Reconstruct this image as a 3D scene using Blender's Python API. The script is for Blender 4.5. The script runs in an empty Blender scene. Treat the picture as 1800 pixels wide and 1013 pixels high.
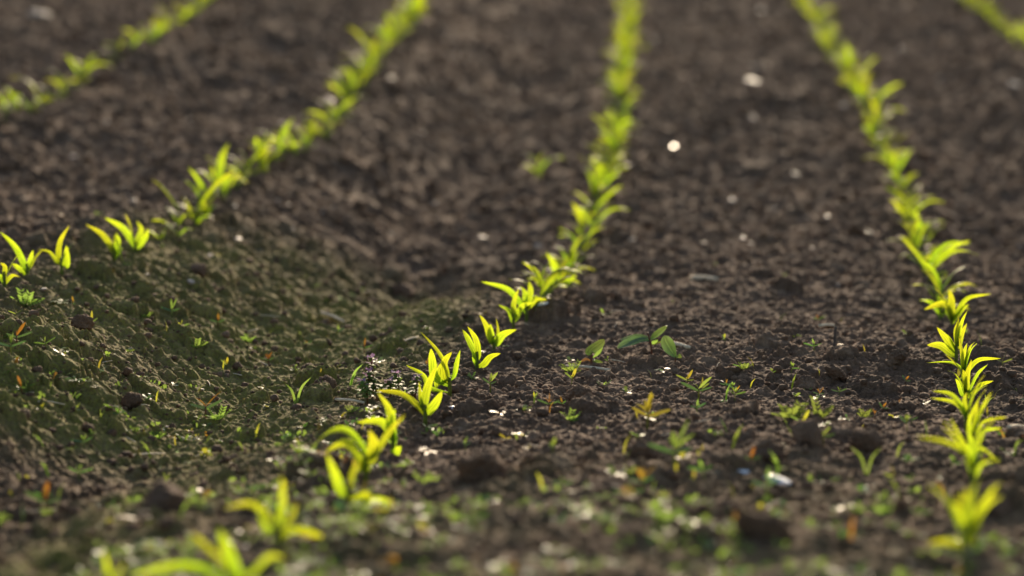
import bpy, math, random
import numpy as np
from mathutils import Vector, Matrix

random.seed(7)
rng = np.random.default_rng(11)
R = math.radians
SC = bpy.context.scene
COL = SC.collection

# ------------------------------------------------------------------ camera, light, exposure
CAM_Z = 0.625
FPX = 4250.0                      # focal length in photo pixels (85 mm on a 36 mm wide sensor)
PITCH = math.atan((506.5 + 67.0) / FPX)
cam_d = bpy.data.cameras.new("camera")
cam = bpy.data.objects.new("camera", cam_d)
COL.objects.link(cam)
cam.location = (0, 0, CAM_Z)
cam.rotation_euler = (math.pi / 2 - PITCH, 0, 0)
cam_d.sensor_width = 36.0
cam_d.lens = 85.0
cam_d.clip_start = 0.05
cam_d.clip_end = 2000.0
cam_d.dof.use_dof = True
cam_d.dof.focus_distance = 3.60
cam_d.dof.aperture_fstop = 2.35
SC.camera = cam

SUN_EL, SUN_AZ = R(17.0), R(5.0)      # azimuth from +Y (view direction), negative = left
w = bpy.data.worlds.new("World")
SC.world = w
w.use_nodes = True
nt = w.node_tree
bg = nt.nodes["Background"]
sky = nt.nodes.new("ShaderNodeTexSky")
sky.sky_type = 'NISHITA'
sky.sun_disc = False
sky.sun_elevation = SUN_EL
sky.sun_rotation = SUN_AZ
sky.dust_density = 2.0
bg.inputs["Strength"].default_value = 0.135
nt.links.new(sky.outputs[0], bg.inputs["Color"])

sun_d = bpy.data.lights.new("sun", 'SUN')
sun_d.energy = 5.0
sun_d.angle = R(0.55)
sun_d.color = (1.0, 0.81, 0.58)
sun = bpy.data.objects.new("sun", sun_d)
COL.objects.link(sun)
sdir = Vector((math.sin(SUN_AZ) * math.cos(SUN_EL), math.cos(SUN_AZ) * math.cos(SUN_EL), math.sin(SUN_EL)))
sun.rotation_euler = sdir.to_track_quat('Z', 'Y').to_euler()
sun.location = sdir * 30

SC.view_settings.view_transform = 'Standard'
SC.view_settings.look = 'None'
SC.view_settings.exposure = 0.60
SC.view_settings.gamma = 1.0
SC.render.engine = 'CYCLES'
SC.cycles.use_denoising = True
SC.cycles.max_bounces = 8
SC.cycles.transmission_bounces = 6
SC.cycles.sample_clamp_indirect = 8.0

# ------------------------------------------------------------------ noise
def _hash(ix, iy, seed):
    h = (ix.astype(np.int64) * 374761393 + iy.astype(np.int64) * 668265263 + seed * 974634777) & 0xFFFFFFFF
    h = ((h ^ (h >> 13)) * 1274126177) & 0xFFFFFFFF
    h = (h ^ (h >> 16)) & 0xFFFFFFFF
    return (h & 0xFFFFFF).astype(np.float32) / np.float32(0x7FFFFF) - 1.0

def vnoise(x, y, seed=0):
    ix = np.floor(x); iy = np.floor(y)
    fx = (x - ix).astype(np.float32); fy = (y - iy).astype(np.float32)
    ux = fx * fx * fx * (fx * (fx * 6 - 15) + 10); uy = fy * fy * fy * (fy * (fy * 6 - 15) + 10)
    a = _hash(ix, iy, seed); b = _hash(ix + 1, iy, seed)
    c = _hash(ix, iy + 1, seed); d = _hash(ix + 1, iy + 1, seed)
    return (a + (b - a) * ux) * (1 - uy) + (c + (d - c) * ux) * uy

def fbm(x, y, freq, octs, seed=0, gain=0.5):
    s = 0; a = 1.0
    for o in range(octs):
        s = s + a * vnoise(x * freq + 13.7 * o, y * freq - 7.1 * o, seed + o)
        freq *= 2.03; a *= gain
    return s

def sstep(a, b, x):
    t = np.clip((x - a) / (b - a), 0, 1)
    return t * t * (3 - 2 * t)

# ------------------------------------------------------------------ the lie of the land
_cy = np.array([1.0, 2.45, 3.30, 3.98, 4.69, 5.54, 6.31, 7.55, 10.45, 16.0])
_cx = np.array([-0.46, -0.27, -0.12, -0.014, 0.066, 0.163, 0.237, 0.343, 0.49, 0.62])
def row_x(Y):                       # the middle row's gentle curve in plan
    return np.interp(Y, _cy, _cx)

def macro(X, Y):
    Y = np.asarray(Y, float); X = np.asarray(X, float)
    u = X - row_x(np.clip(Y, 1, 16))
    Yc = np.minimum(Y, 60)
    z = 0.09 * 0.3 * np.logaddexp(0, (Yc - 5.45) / 0.3)
    z = z + 0.033 * sstep(3.2, 2.2, Y)
    bank = 0.105 + 0.04 * sstep(4.5, 8.5, Y)
    z = z + bank * sstep(-0.24, -0.90, u) + 0.03 * sstep(-0.9, -1.6, u)
    z = z - 0.030 * np.exp(-((u + 0.34) / 0.14) ** 2)               # wheel track
    z = z - 0.065 * np.exp(-((u + 0.20) / 0.20) ** 2 - ((Y - 4.80) / 0.30) ** 2) * 0.8   # hollow behind the headland
    z = z + 0.022 * np.exp(-((u - 0.0) / 0.28) ** 2 - ((Y - 4.25) / 0.25) ** 2)
    z = z + 0.012 * np.exp(-((u - 0.38) / 0.22) ** 2)
    z = z - 0.035 * np.exp(-((u - 1.02) / 0.14) ** 2)               # track right of the right row
    near = sstep(14, 9, Y)
    z = z + sstep(4.7, 5.8, Y) * near * (0.010 * np.cos(u * 2 * math.pi / 0.75) + 0.0045 * np.cos(u * 2 * math.pi / 0.25 + 0.6 * np.sin(Y * 1.3)))
    z = z + near * 0.012 * fbm(X, Y, 2.6, 2, 5)
    return z

CP, SP = math.cos(PITCH), math.sin(PITCH)
def px_ray(px, py):
    a = (px - 900.0) / FPX; b = (506.5 - py) / FPX
    return np.array([a, CP + b * SP, -SP + b * CP])       # forward, tipped down
def px_ground(px, py, hf=None):
    d = px_ray(px, py)
    hf = hf or macro
    t = 1.6; step = 0.02
    while t < 30:
        p = d * t
        if CAM_Z + p[2] < float(hf(p[0], p[1])): break
        t += step
    lo, hi = t - step, t
    for _ in range(20):
        m = 0.5 * (lo + hi); p = d * m
        if CAM_Z + p[2] < float(hf(p[0], p[1])): hi = m
        else: lo = m
    p = d * hi
    return p[0], p[1]

# ------------------------------------------------------------------ soil sheet (one sheet, dense where the camera looks)
NY = 2300
_yy = np.linspace(1.95, 11.8, 6000)
_den = 1.0 / _yy * (1 + 1.3 * np.exp(-((_yy - 3.7) / 0.75) ** 2))
_cum = np.concatenate([[0], np.cumsum((_den[1:] + _den[:-1]) * 0.5)])
ys_d = np.interp(np.linspace(0, _cum[-1], NY), _cum, _yy)
ys = np.concatenate([[-150, -60, -20, -6, -2, 0, 1.0, 1.6], ys_d, 12.0 + np.array([0.2, .6, 1.2, 2, 3.5, 6, 10, 18, 30, 60, 120, 250, 500])])
NX = 1200
s_in = np.linspace(-1, 1, NX)
outer = np.array([0.02, 0.08, 0.25, 0.6, 1.5, 4, 12, 40, 120, 400])
def half_w(Y): return 0.262 * np.clip(Y, 1.6, 13) + 0.08
W = half_w(ys)
inner = W[:, None] * s_in[None, :]
left = -(W[:, None] + outer[::-1][None, :]); right = W[:, None] + outer[None, :]
GX = np.concatenate([left, inner, right], 1)
GY = np.repeat(ys[:, None], GX.shape[1], 1)
H = macro(GX, GY)
j0 = len(outer); i0 = int(np.searchsorted(ys, 1.94))
DX = GX[i0:i0 + NY, j0:j0 + NX]; DY = GY[i0:i0 + NY, j0:j0 + NX]
fine = fbm(DX, DY, 11, 3, 21) * 0.0038 + fbm(DX, DY, 48, 3, 31, 0.6) * 0.0030
wob = fbm(DX, DY, 70, 2, 41)
wob2 = fbm(DX, DY, 170, 2, 51, 0.7)
D = np.zeros_like(DX)
base_m = macro(DX, DY)
U = DX - row_x(DY)
# cultivated scratches running down the bank
bankmask = sstep(-0.36, -0.5, U) * sstep(-0.95, -0.75, U) * sstep(5.2, 4.2, DY)
scr = vnoise((DX * 0.75 + DY * 0.66) * 60, (DX * 0.66 - DY * 0.75) * 7, 61)
fine += fbm(DX, DY, 34, 2, 71) * 0.0035 * sstep(4.6, 7.0, DY)
rid = 1 - np.abs(vnoise((DX * 0.8 + DY * 0.6) * 26 + wob * 0.25, (DX * 0.6 - DY * 0.8) * 5, 62))
fine += bankmask * (scr * 0.003 + rid ** 4 * 0.0075)
wd = half_w(ys_d)
def stamp(cx, cy, r, asp, sx=1.0, ang=0.0, rough=0.35, cut=0.8, tilt=(0, 0)):
    a = int(np.searchsorted(ys_d, cy - r * 1.5)); b = int(np.searchsorted(ys_d, cy + r * 1.5)) + 1
    if b - a < 2: return
    wl = wd[min(b, NY) - 1]
    c0 = int((((cx - r * 1.6) / (wl if cx < 0 else wd[a]) + 1) * 0.5) * (NX - 1)) - 2
    c1 = int((((cx + r * 1.6) / (wd[a] if cx > 0 else wl) + 1) * 0.5) * (NX - 1)) + 2
    c0 = max(c0, 0); c1 = min(c1, NX)
    a = max(a, 0); b = min(b, NY)
    if c1 - c0 < 2 or b - a < 2: return
    dx = DX[a:b, c0:c1] - cx; dy = DY[a:b, c0:c1] - cy
    ca, sa = math.cos(ang), math.sin(ang)
    lx = (dx * ca + dy * sa) / sx; ly = -dx * sa + dy * ca
    d = np.sqrt(lx * lx + ly * ly) / r
    d = d * (1 + rough * wob[a:b, c0:c1] + 0.15 * wob2[a:b, c0:c1])
    h = np.sqrt(np.clip(1 - d * d, 0, 1))
    h = np.minimum(h, cut + (tilt[0] * lx + tilt[1] * ly) / r)
    h = np.clip(h, 0, None) * r * asp
    D[a:b, c0:c1] = np.maximum(D[a:b, c0:c1], h)
def scatter(n, r0, r1, y0, y1, pw=2.2, tall=1.0):
    yy = rng.random(n); yy = np.sqrt(y0 ** 2 + yy * (y1 ** 2 - y0 ** 2))
    xx = (rng.random(n) * 2 - 1) * half_w(yy)
    q = rng.random(n)
    rr = (r0 ** (1 - pw) + q * (r1 ** (1 - pw) - r0 ** (1 - pw))) ** (1 / (1 - pw))
    for x, y, r in zip(xx, yy, rr):
        stamp(x, y, r, tall * (0.45 + 0.6 * random.random()), 0.75 + 0.6 * random.random(), random.random() * 6.3,
              0.45, 0.5 + 0.6 * random.random(), (random.uniform(-.5, .5), random.uniform(-.5, .5)))
scatter(3600, 0.010, 0.034, 1.95, 11.7, 3.0)
scatter(22000, 0.008, 0.020, 4.6, 11.7, 2.4, 1.25)
scatter(9000, 0.0045, 0.013, 1.95, 5.6, 2.2)
for k in range(700):
    y = random.uniform(2.7, 5.4); x = float(row_x(y)) + random.uniform(-1.05, -.3)
    stamp(x, y, 0.008 + 0.020 * random.random() ** 2.5, random.uniform(.6, 1.15), random.uniform(.8, 1.3), random.random() * 6.3, .45, random.uniform(.6, 1), (random.uniform(-.5, .5), random.uniform(-.5, .5)))
D2 = D; D = np.zeros_like(DX)
scatter(26000, 0.0025, 0.007, 2.5, 5.0, 2.4)
D = D2 + 0.8 * D
D += fine + wob * 0.0010 + wob2 * 0.0011
fade = np.minimum(sstep(0, 0.03, (1 - np.abs(s_in)))[None, :], (sstep(0, 0.02, np.linspace(0, 1, NY)) * sstep(1, 0.98, np.linspace(0, 1, NY)))[:, None])
H[i0:i0 + NY, j0:j0 + NX] = base_m + D * fade

def ground_z(X, Y):
    i = int(np.clip(np.searchsorted(ys_d, Y) - 1, 0, NY - 2))
    t = (Y - ys_d[i]) / (ys_d[i + 1] - ys_d[i])
    if t < 0 or t > 1: return float(macro(X, Y))
    s = (X / wd[i] + 1) * 0.5 * (NX - 1)
    k = int(np.floor(s))
    if k < 0 or k >= NX - 1: return float(macro(X, Y))
    q = s - k
    HH = H[i0 + i:i0 + i + 2, j0 + k:j0 + k + 2]
    return float((HH[0, 0] * (1 - q) + HH[0, 1] * q) * (1 - t) + (HH[1, 0] * (1 - q) + HH[1, 1] * q) * t)

# ------------------------------------------------------------------ materials
def new_mat(name):
    m = bpy.data.materials.new(name); m.use_nodes = True
    n = m.node_tree.nodes; n.clear()
    out = n.new("ShaderNodeOutputMaterial")
    return m, n, m.node_tree.links, out
def ramp(n, stops):
    r = n.new("ShaderNodeValToRGB")
    e = r.color_ramp.elements
    while len(e) < len(stops): e.new(0.5)
    for k, (p, c) in enumerate(stops):
        e[k].position = p; e[k].color = (*c, 1)
    return r

def soil_material():
    m, n, L, out = new_mat("soil")
    b = n.new("ShaderNodeBsdfPrincipled")
    geo = n.new("ShaderNodeNewGeometry")
    def noise(scale, det, rough=0.6):
        t = n.new("ShaderNodeTexNoise"); t.inputs["Scale"].default_value = scale
        t.inputs["Detail"].default_value = det; t.inputs["Roughness"].default_value = rough
        L.new(geo.outputs["Position"], t.inputs["Vector"]); return t
    big = noise(2.2, 4); mid = noise(26, 5); fin = noise(260, 4, 0.7)
    r1 = ramp(n, [(0.28, (0.108, 0.062, 0.036)), (0.55, (0.178, 0.107, 0.063)), (0.72, (0.285, 0.185, 0.115))])
    L.new(mid.outputs["Fac"], r1.inputs["Fac"])
    r2 = ramp(n, [(0.3, (0.75, 0.75, 0.76)), (0.7, (1.15, 1.12, 1.08))])
    L.new(big.outputs["Fac"], r2.inputs["Fac"])
    mul = n.new("ShaderNodeMix"); mul.data_type = 'RGBA'; mul.blend_type = 'MULTIPLY'; mul.inputs[0].default_value = 1
    L.new(r1.outputs[0], mul.inputs[6]); L.new(r2.outputs[0], mul.inputs[7])
    r3 = ramp(n, [(0.3, (0.6, 0.6, 0.6)), (0.66, (1.15, 1.15, 1.15)), (0.78, (1.9, 1.85, 1.75))])
    L.new(fin.outputs["Fac"], r3.inputs["Fac"])
    mul2 = n.new("ShaderNodeMix"); mul2.data_type = 'RGBA'; mul2.blend_type = 'MULTIPLY'; mul2.inputs[0].default_value = 1
    L.new(mul.outputs[2], mul2.inputs[6]); L.new(r3.outputs[0], mul2.inputs[7])
    at = n.new("ShaderNodeAttribute"); at.attribute_name = "flare_tint"
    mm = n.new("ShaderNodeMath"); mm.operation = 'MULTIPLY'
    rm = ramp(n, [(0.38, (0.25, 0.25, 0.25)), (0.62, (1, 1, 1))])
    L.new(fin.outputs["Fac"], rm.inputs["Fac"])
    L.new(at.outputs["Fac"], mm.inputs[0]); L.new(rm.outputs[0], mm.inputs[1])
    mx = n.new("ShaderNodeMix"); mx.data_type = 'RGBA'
    L.new(mm.outputs[0], mx.inputs[0]); L.new(mul2.outputs[2], mx.inputs[6]); mx.inputs[7].default_value = (0.215, 0.200, 0.034, 1)  # olive stand-in for green lens flare, mixed into the soil colour
    L.new(mx.outputs[2], b.inputs["Base Color"])
    b.inputs["Roughness"].default_value = 0.92
    b.inputs["Specular IOR Level"].default_value = 0.25
    bp = n.new("ShaderNodeBump"); bp.inputs["Strength"].default_value = 0.9; bp.inputs["Distance"].default_value = 0.004
    L.new(fin.outputs["Fac"], bp.inputs["Height"]); L.new(bp.outputs[0], b.inputs["Normal"])
    L.new(b.outputs[0], out.inputs[0])
    return m

def leaf_material(name, refl, trans, tfac=0.55, rough=0.38, spec=0.5, vein=0.25):
    m, n, L, out = new_mat(name)
    uv = n.new("ShaderNodeUVMap"); uv.uv_map = "leaf"
    sep = n.new("ShaderNodeSeparateXYZ"); L.new(uv.outputs[0], sep.inputs[0])
    wv = n.new("ShaderNodeMath"); wv.operation = 'SINE'
    ml = n.new("ShaderNodeMath"); ml.operation = 'MULTIPLY'; ml.inputs[1].default_value = 75.0
    L.new(sep.outputs[0], ml.inputs[0]); L.new(ml.outputs[0], wv.inputs[0])
    oi = n.new("ShaderNodeObjectInfo")
    tx = n.new("ShaderNodeTexCoord")
    nz = n.new("ShaderNodeTexNoise"); nz.inputs["Scale"].default_value = 55; nz.inputs["Detail"].default_value = 3
    L.new(tx.outputs["Object"], nz.inputs["Vector"])
    val = n.new("ShaderNodeMath"); val.operation = 'MULTIPLY_ADD'; val.inputs[1].default_value = vein * 0.35; val.inputs[2].default_value = 0.86
    L.new(wv.outputs[0], val.inputs[0])
    v2 = n.new("ShaderNodeMath"); v2.operation = 'MULTIPLY_ADD'; v2.inputs[1].default_value = 0.42
    L.new(nz.outputs["Fac"], v2.inputs[0]); L.new(val.outputs[0], v2.inputs[2])
    v3 = n.new("ShaderNodeMath"); v3.operation = 'MULTIPLY_ADD'; v3.inputs[1].default_value = 0.36; v3.inputs[2].default_value = -0.18
    L.new(oi.outputs["Random"], v3.inputs[0])
    v4 = n.new("ShaderNodeMath"); v4.operation = 'ADD'; L.new(v2.outputs[0], v4.inputs[0]); L.new(v3.outputs[0], v4.inputs[1])
    if vein > 0:      # greener foot, yellower tip, pale midrib
        ab = n.new("ShaderNodeMath"); ab.operation = 'SUBTRACT'; ab.inputs[1].default_value = 0.5; L.new(sep.outputs[0], ab.inputs[0])
        ab2 = n.new("ShaderNodeMath"); ab2.operation = 'ABSOLUTE'; L.new(ab.outputs[0], ab2.inputs[0])
        mr = ramp(n, [(0.0, (1.15, 1.15, 1.15)), (0.04, (0.95, 0.95, 0.95)), (0.09, (0.6, 0.6, 0.6)), (0.3, (1, 1, 1)), (0.5, (1.1, 1.1, 1.1))]); L.new(ab2.outputs[0], mr.inputs["Fac"])
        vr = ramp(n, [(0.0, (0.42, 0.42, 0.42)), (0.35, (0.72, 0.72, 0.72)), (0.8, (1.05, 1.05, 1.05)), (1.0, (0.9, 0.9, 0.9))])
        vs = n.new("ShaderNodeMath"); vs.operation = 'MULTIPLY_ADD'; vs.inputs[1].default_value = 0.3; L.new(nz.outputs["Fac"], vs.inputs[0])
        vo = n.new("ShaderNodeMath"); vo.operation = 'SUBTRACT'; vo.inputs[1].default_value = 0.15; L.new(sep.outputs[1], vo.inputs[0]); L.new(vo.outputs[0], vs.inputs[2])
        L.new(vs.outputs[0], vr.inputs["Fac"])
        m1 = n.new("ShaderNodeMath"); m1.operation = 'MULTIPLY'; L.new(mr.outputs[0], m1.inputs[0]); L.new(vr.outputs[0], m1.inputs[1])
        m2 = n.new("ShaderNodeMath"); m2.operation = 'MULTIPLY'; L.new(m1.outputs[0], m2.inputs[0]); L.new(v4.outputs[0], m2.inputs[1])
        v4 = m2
        hv = n.new("ShaderNodeMath"); hv.operation = 'MULTIPLY_ADD'; hv.inputs[1].default_value = -0.05; L.new(vs.outputs[0], hv.inputs[0])
    hs = n.new("ShaderNodeHueSaturation")
    hh = n.new("ShaderNodeMath"); hh.operation = 'MULTIPLY_ADD'; hh.inputs[1].default_value = 0.04; hh.inputs[2].default_value = 0.488
    L.new(oi.outputs["Random"], hh.inputs[0])
    if vein > 0:
        h0 = n.new("ShaderNodeMath"); h0.operation = 'ADD'; h0.inputs[1].default_value = 0.020
        L.new(hh.outputs[0], h0.inputs[0]); L.new(h0.outputs[0], hv.inputs[2]); hh = hv
    L.new(hh.outputs[0], hs.inputs["Hue"])
    L.new(v4.outputs[0], hs.inputs["Value"]); hs.inputs["Color"].default_value = (*refl, 1)
    hs2 = n.new("ShaderNodeHueSaturation"); L.new(hh.outputs[0], hs2.inputs["Hue"]); L.new(v4.outputs[0], hs2.inputs["Value"])
    hs2.inputs["Color"].default_value = (*trans, 1)
    b = n.new("ShaderNodeBsdfPrincipled"); L.new(hs.outputs[0], b.inputs["Base Color"])
    b.inputs["Roughness"].default_value = rough; b.inputs["Specular IOR Level"].default_value = spec
    bp = n.new("ShaderNodeBump"); bp.inputs["Strength"].default_value = 0.25; bp.inputs["Distance"].default_value = 0.0008
    L.new(wv.outputs[0], bp.inputs["Height"]); L.new(bp.outputs[0], b.inputs["Normal"])
    t = n.new("ShaderNodeBsdfTranslucent"); L.new(hs2.outputs[0], t.inputs["Color"])
    mix = n.new("ShaderNodeMixShader"); mix.inputs[0].default_value = tfac
    L.new(b.outputs[0], mix.inputs[1]); L.new(t.outputs[0], mix.inputs[2])
    L.new(mix.outputs[0], out.inputs[0])
    return m

def plain_material(name, c1, c2, scale, rough, spec=0.4, bump=0.3, stretch=(1, 1, 1)):
    m, n, L, out = new_mat(name)
    b = n.new("ShaderNodeBsdfPrincipled"); tx = n.new("ShaderNodeTexCoord")
    mp = n.new("ShaderNodeMapping"); mp.inputs["Scale"].default_value = stretch
    L.new(tx.outputs["Object"], mp.inputs["Vector"])
    nz = n.new("ShaderNodeTexNoise"); nz.inputs["Scale"].default_value = scale; nz.inputs["Detail"].default_value = 4
    L.new(mp.outputs[0], nz.inputs["Vector"])
    r = ramp(n, [(0.3, c1), (0.7, c2)]); L.new(nz.outputs["Fac"], r.inputs["Fac"])
    L.new(r.outputs[0], b.inputs["Base Color"]); b.inputs["Roughness"].default_value = rough
    b.inputs["Specular IOR Level"].default_value = spec
    bp = n.new("ShaderNodeBump"); bp.inputs["Strength"].default_value = bump; bp.inputs["Distance"].default_value = 0.001
    L.new(nz.outputs["Fac"], bp.inputs["Height"]); L.new(bp.outputs[0], b.inputs["Normal"])
    if name == "pebble":
        oi = n.new("ShaderNodeObjectInfo"); mr = n.new("ShaderNodeMath"); mr.operation = 'MULTIPLY_ADD'
        mr.inputs[1].default_value = 0.35; mr.inputs[2].default_value = 0.38
        L.new(oi.outputs["Random"], mr.inputs[0]); L.new(mr.outputs[0], b.inputs["Roughness"])
    L.new(b.outputs[0], out.inputs[0])
    return m

M_SOIL = soil_material()
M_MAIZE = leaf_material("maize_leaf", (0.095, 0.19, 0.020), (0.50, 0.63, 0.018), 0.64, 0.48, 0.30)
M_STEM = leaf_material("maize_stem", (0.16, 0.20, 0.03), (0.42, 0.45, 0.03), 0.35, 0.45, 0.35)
M_GREEN = leaf_material("weed_green", (0.08, 0.13, 0.03), (0.28, 0.37, 0.06), 0.5, 0.5, 0.15, 0.0)
M_BLUE = leaf_material("weed_bluegreen", (0.07, 0.13, 0.065), (0.16, 0.28, 0.04), 0.3, 0.42, 0.3, 0.0)
M_ORANGE = leaf_material("weed_orange", (0.15, 0.075, 0.025), (0.34, 0.16, 0.02), 0.5, 0.4, 0.4, 0.0)
M_YELLOW = leaf_material("weed_yellow", (0.13, 0.13, 0.025), (0.38, 0.34, 0.03), 0.55, 0.4, 0.4, 0.0)
M_GLOSS = leaf_material("weed_glossy", (0.08, 0.12, 0.04), (0.24, 0.34, 0.05), 0.4, 0.40, 0.5, 0.0)
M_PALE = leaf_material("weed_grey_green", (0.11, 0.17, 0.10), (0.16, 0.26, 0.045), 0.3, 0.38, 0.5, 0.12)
M_FLOWER = leaf_material("weed_flower", (0.34, 0.22, 0.34), (0.50, 0.30, 0.48), 0.45, 0.7, 0.06, 0.0)
M_RED = leaf_material("weed_redstem", (0.12, 0.06, 0.03), (0.3, 0.14, 0.04), 0.3, 0.45, 0.3, 0.0)
M_STRAW = plain_material("straw", (0.52, 0.40, 0.25), (0.74, 0.60, 0.42), 60, 0.75, 0.2, 0.3, (1, 8, 8))
M_TWIG = plain_material("twig_bark", (0.05, 0.035, 0.025), (0.10, 0.075, 0.055), 90, 0.8)
M_PEBBLE = plain_material("pebble", (0.28, 0.20, 0.15), (0.46, 0.36, 0.28), 90, 0.34, 0.6, 0.1)
M_WHITE = plain_material("white_flint", (0.62, 0.60, 0.60), (0.85, 0.84, 0.84), 60, 0.25, 0.6, 0.15)

# ------------------------------------------------------------------ object helpers
def link_mesh(name, me, parent=None, mat=None):
    o = bpy.data.objects.new(name, me); COL.objects.link(o)
    if mat is not None: me.materials.append(mat)
    if parent is not None: o.parent = parent
    return o
def tag(o, label=None, cat=None, group=None, kind=None):
    if label: o["label"] = label
    if cat: o["category"] = cat
    if group: o["group"] = group
    if kind: o["kind"] = kind
    return o
def empty(name, loc, label, cat, group=None):
    o = bpy.data.objects.new(name, None); COL.objects.link(o)
    o.empty_display_size = 0.02; o.location = loc
    return tag(o, label, cat, group)
def copy_thing(src, loc, rz, scale, label, group, tilt=(0, 0)):
    r = src.copy(); COL.objects.link(r)
    r.location = loc; r.rotation_euler = (tilt[0], tilt[1], rz); r.scale = (scale,) * 3
    r["label"] = label
    if group: r["group"] = group
    for ch in src.children:
        c = ch.copy(); COL.objects.link(c); c.parent = r
        for g in ch.children:
            d = g.copy(); COL.objects.link(d); d.parent = c
    return r

class MB:
    def __init__(self): self.v = []; self.f = []; self.uv = []; self.mi = []
    def add(self, v, f, uv, mi=0):
        o = len(self.v); self.v += [tuple(p) for p in v]
        self.f += [tuple(i + o for i in q) for q in f]; self.uv += list(uv); self.mi += [mi] * len(f)
    def mesh(self, name, smooth=True):
        me = bpy.data.meshes.new(name); me.from_pydata(self.v, [], self.f)
        ul = me.uv_layers.new(name="leaf")
        li = np.zeros(len(me.loops), int); me.loops.foreach_get("vertex_index", li)
        ul.data.foreach_set("uv", np.array(self.uv, float)[li].ravel())
        me.polygons.foreach_set("material_index", self.mi)
        if smooth: me.polygons.foreach_set("use_smooth", [True] * len(self.f))
        me.update(); return me

def catmull(pts, n):
    P = [Vector(p) for p in pts]
    P = [P[0] * 2 - P[1]] + P + [P[-1] * 2 - P[-2]]
    out = []; m = len(P) - 3
    for i in range(n + 1):
        t = i / n * m; k = min(int(t), m - 1); f = t - k
        a, b, c, d = P[k:k + 4]
        out.append(0.5 * ((2 * b) + (c - a) * f + (2 * a - 5 * b + 4 * c - d) * f * f + (3 * b - a - 3 * c + d) * f ** 3))
    return out

def blade(mb, pts, width, hint, n=14, fold=0.28, tip=0.5, base_w=0.3, peak=0.45, twist=0.0, mi=0, wave=0.06, nw=4, rnd=None):
    """a leaf blade along a smooth centre line; hint = rough direction of the blade's width"""
    rnd = rnd or random
    C = catmull(pts, n)
    hint = Vector(hint); rows = []; v = []; uv = []; f = []
    ph = rnd.random() * 6.3; ph2 = rnd.random() * 6.3
    for i, c in enumerate(C):
        t = i / n
        tg = (C[min(i + 1, n)] - C[max(i - 1, 0)])
        if tg.length < 1e-9: tg = Vector((0, 0, 1))
        tg.normalize()
        wdv = hint - tg * hint.dot(tg)
        if wdv.length < 1e-4: wdv = tg.orthogonal()
        wdv.normalize()
        if twist: wdv = Matrix.Rotation(twist * t, 3, tg) @ wdv
        nn = wdv.cross(tg)
        if t < peak: ww = base_w + (1 - base_w) * math.sin(t / peak * math.pi / 2)
        else: ww = max(0.0, 1 - ((t - peak) / (1 - peak)) ** (1.6 + tip * 1.4)) ** (1.0 - 0.45 * tip)
        ww = max(ww, 0.015) * width * 0.5
        fo = fold * (1.4 - 0.9 * t)
        for k in range(nw + 1):
            q = k / nw * 2 - 1
            ed = wave * width * math.sin(t * 9 + ph + (ph2 if q > 0 else 0)) * q * q
            v.append(c + wdv * (ww * q) + nn * (fo * ww * abs(q) + ed))
            uv.append((k / nw, t))
    for i in range(n):
        for k in range(nw):
            a = i * (nw + 1) + k
            f.append((a, a + 1, a + nw + 2, a + nw + 1))
    mb.add(v, f, uv, mi)

def tube(mb, pts, r0, r1, n=6, seg=7, mi=0, cap=True):
    C = catmull(pts, n) if len(pts) > 2 else [Vector(pts[0]).lerp(Vector(pts[1]), i / n) for i in range(n + 1)]
    v = []; uv = []; f = []
    for i, c in enumerate(C):
        t = i / n
        tg = (C[min(i + 1, n)] - C[max(i - 1, 0)]).normalized()
        a = tg.cross(Vector((0.3, 1, 0.1))).normalized(); b = tg.cross(a)
        r = r0 + (r1 - r0) * t
        for k in range(seg):
            q = k / seg * 2 * math.pi
            v.append(c + a * math.cos(q) * r + b * math.sin(q) * r); uv.append((k / seg, t))
    for i in range(n):
        for k in range(seg):
            f.append((i * seg + k, i * seg + (k + 1) % seg, (i + 1) * seg + (k + 1) % seg, (i + 1) * seg + k))
    if cap:
        f.append(tuple(reversed(range(seg)))); f.append(tuple(range(n * seg, n * seg + seg)))
    mb.add(v, f, uv, mi)

def lump_mesh(name, r, seed, sub=3, sq=(1, 0.9, 0.7), rough=0.28):
    """an irregular stone or clod: a sphere pushed about by several scales of noise, with flats"""
    rr = random.Random(seed)
    import bmesh
    bm = bmesh.new(); bmesh.ops.create_icosphere(bm, subdivisions=sub, radius=1.0)
    cuts = [(Vector((rr.uniform(-1, 1), rr.uniform(-1, 1), rr.uniform(-.5, 1))).normalized(), rr.uniform(0.6, 0.85)) for _ in range(7)]
    from mathutils import noise as mn
    off = Vector((rr.random() * 50, rr.random() * 50, rr.random() * 50))
    for vv in bm.verts:
        p = vv.co.copy()
        p *= 1 + rough * mn.noise(p * 1.3 + off) + rough * 0.6 * mn.noise(p * 3.1 + off) + rough * 0.4 * mn.noise(p * 7.5 + off)
        for nrm, d in cuts:
            e = p.dot(nrm) - d
            if e > 0: p -= nrm * e * 0.8
        p += p.normalized() * rough * 0.14 * mn.noise(p * 15 + off)
        vv.co = Vector((p.x * sq[0], p.y * sq[1], p.z * sq[2])) * r
    me = bpy.data.meshes.new(name); bm.to_mesh(me); bm.free()
    me.polygons.foreach_set("use_smooth", [True] * len(me.polygons)); me.update()
    return me
def flat_top(me, z):
    nrm = Vector((.18, -.07, .98)).normalized()
    for v in me.vertices:
        e = v.co.dot(nrm) - z
        if e > 0: v.co -= nrm * e * .93
    me.update(); return me

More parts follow.
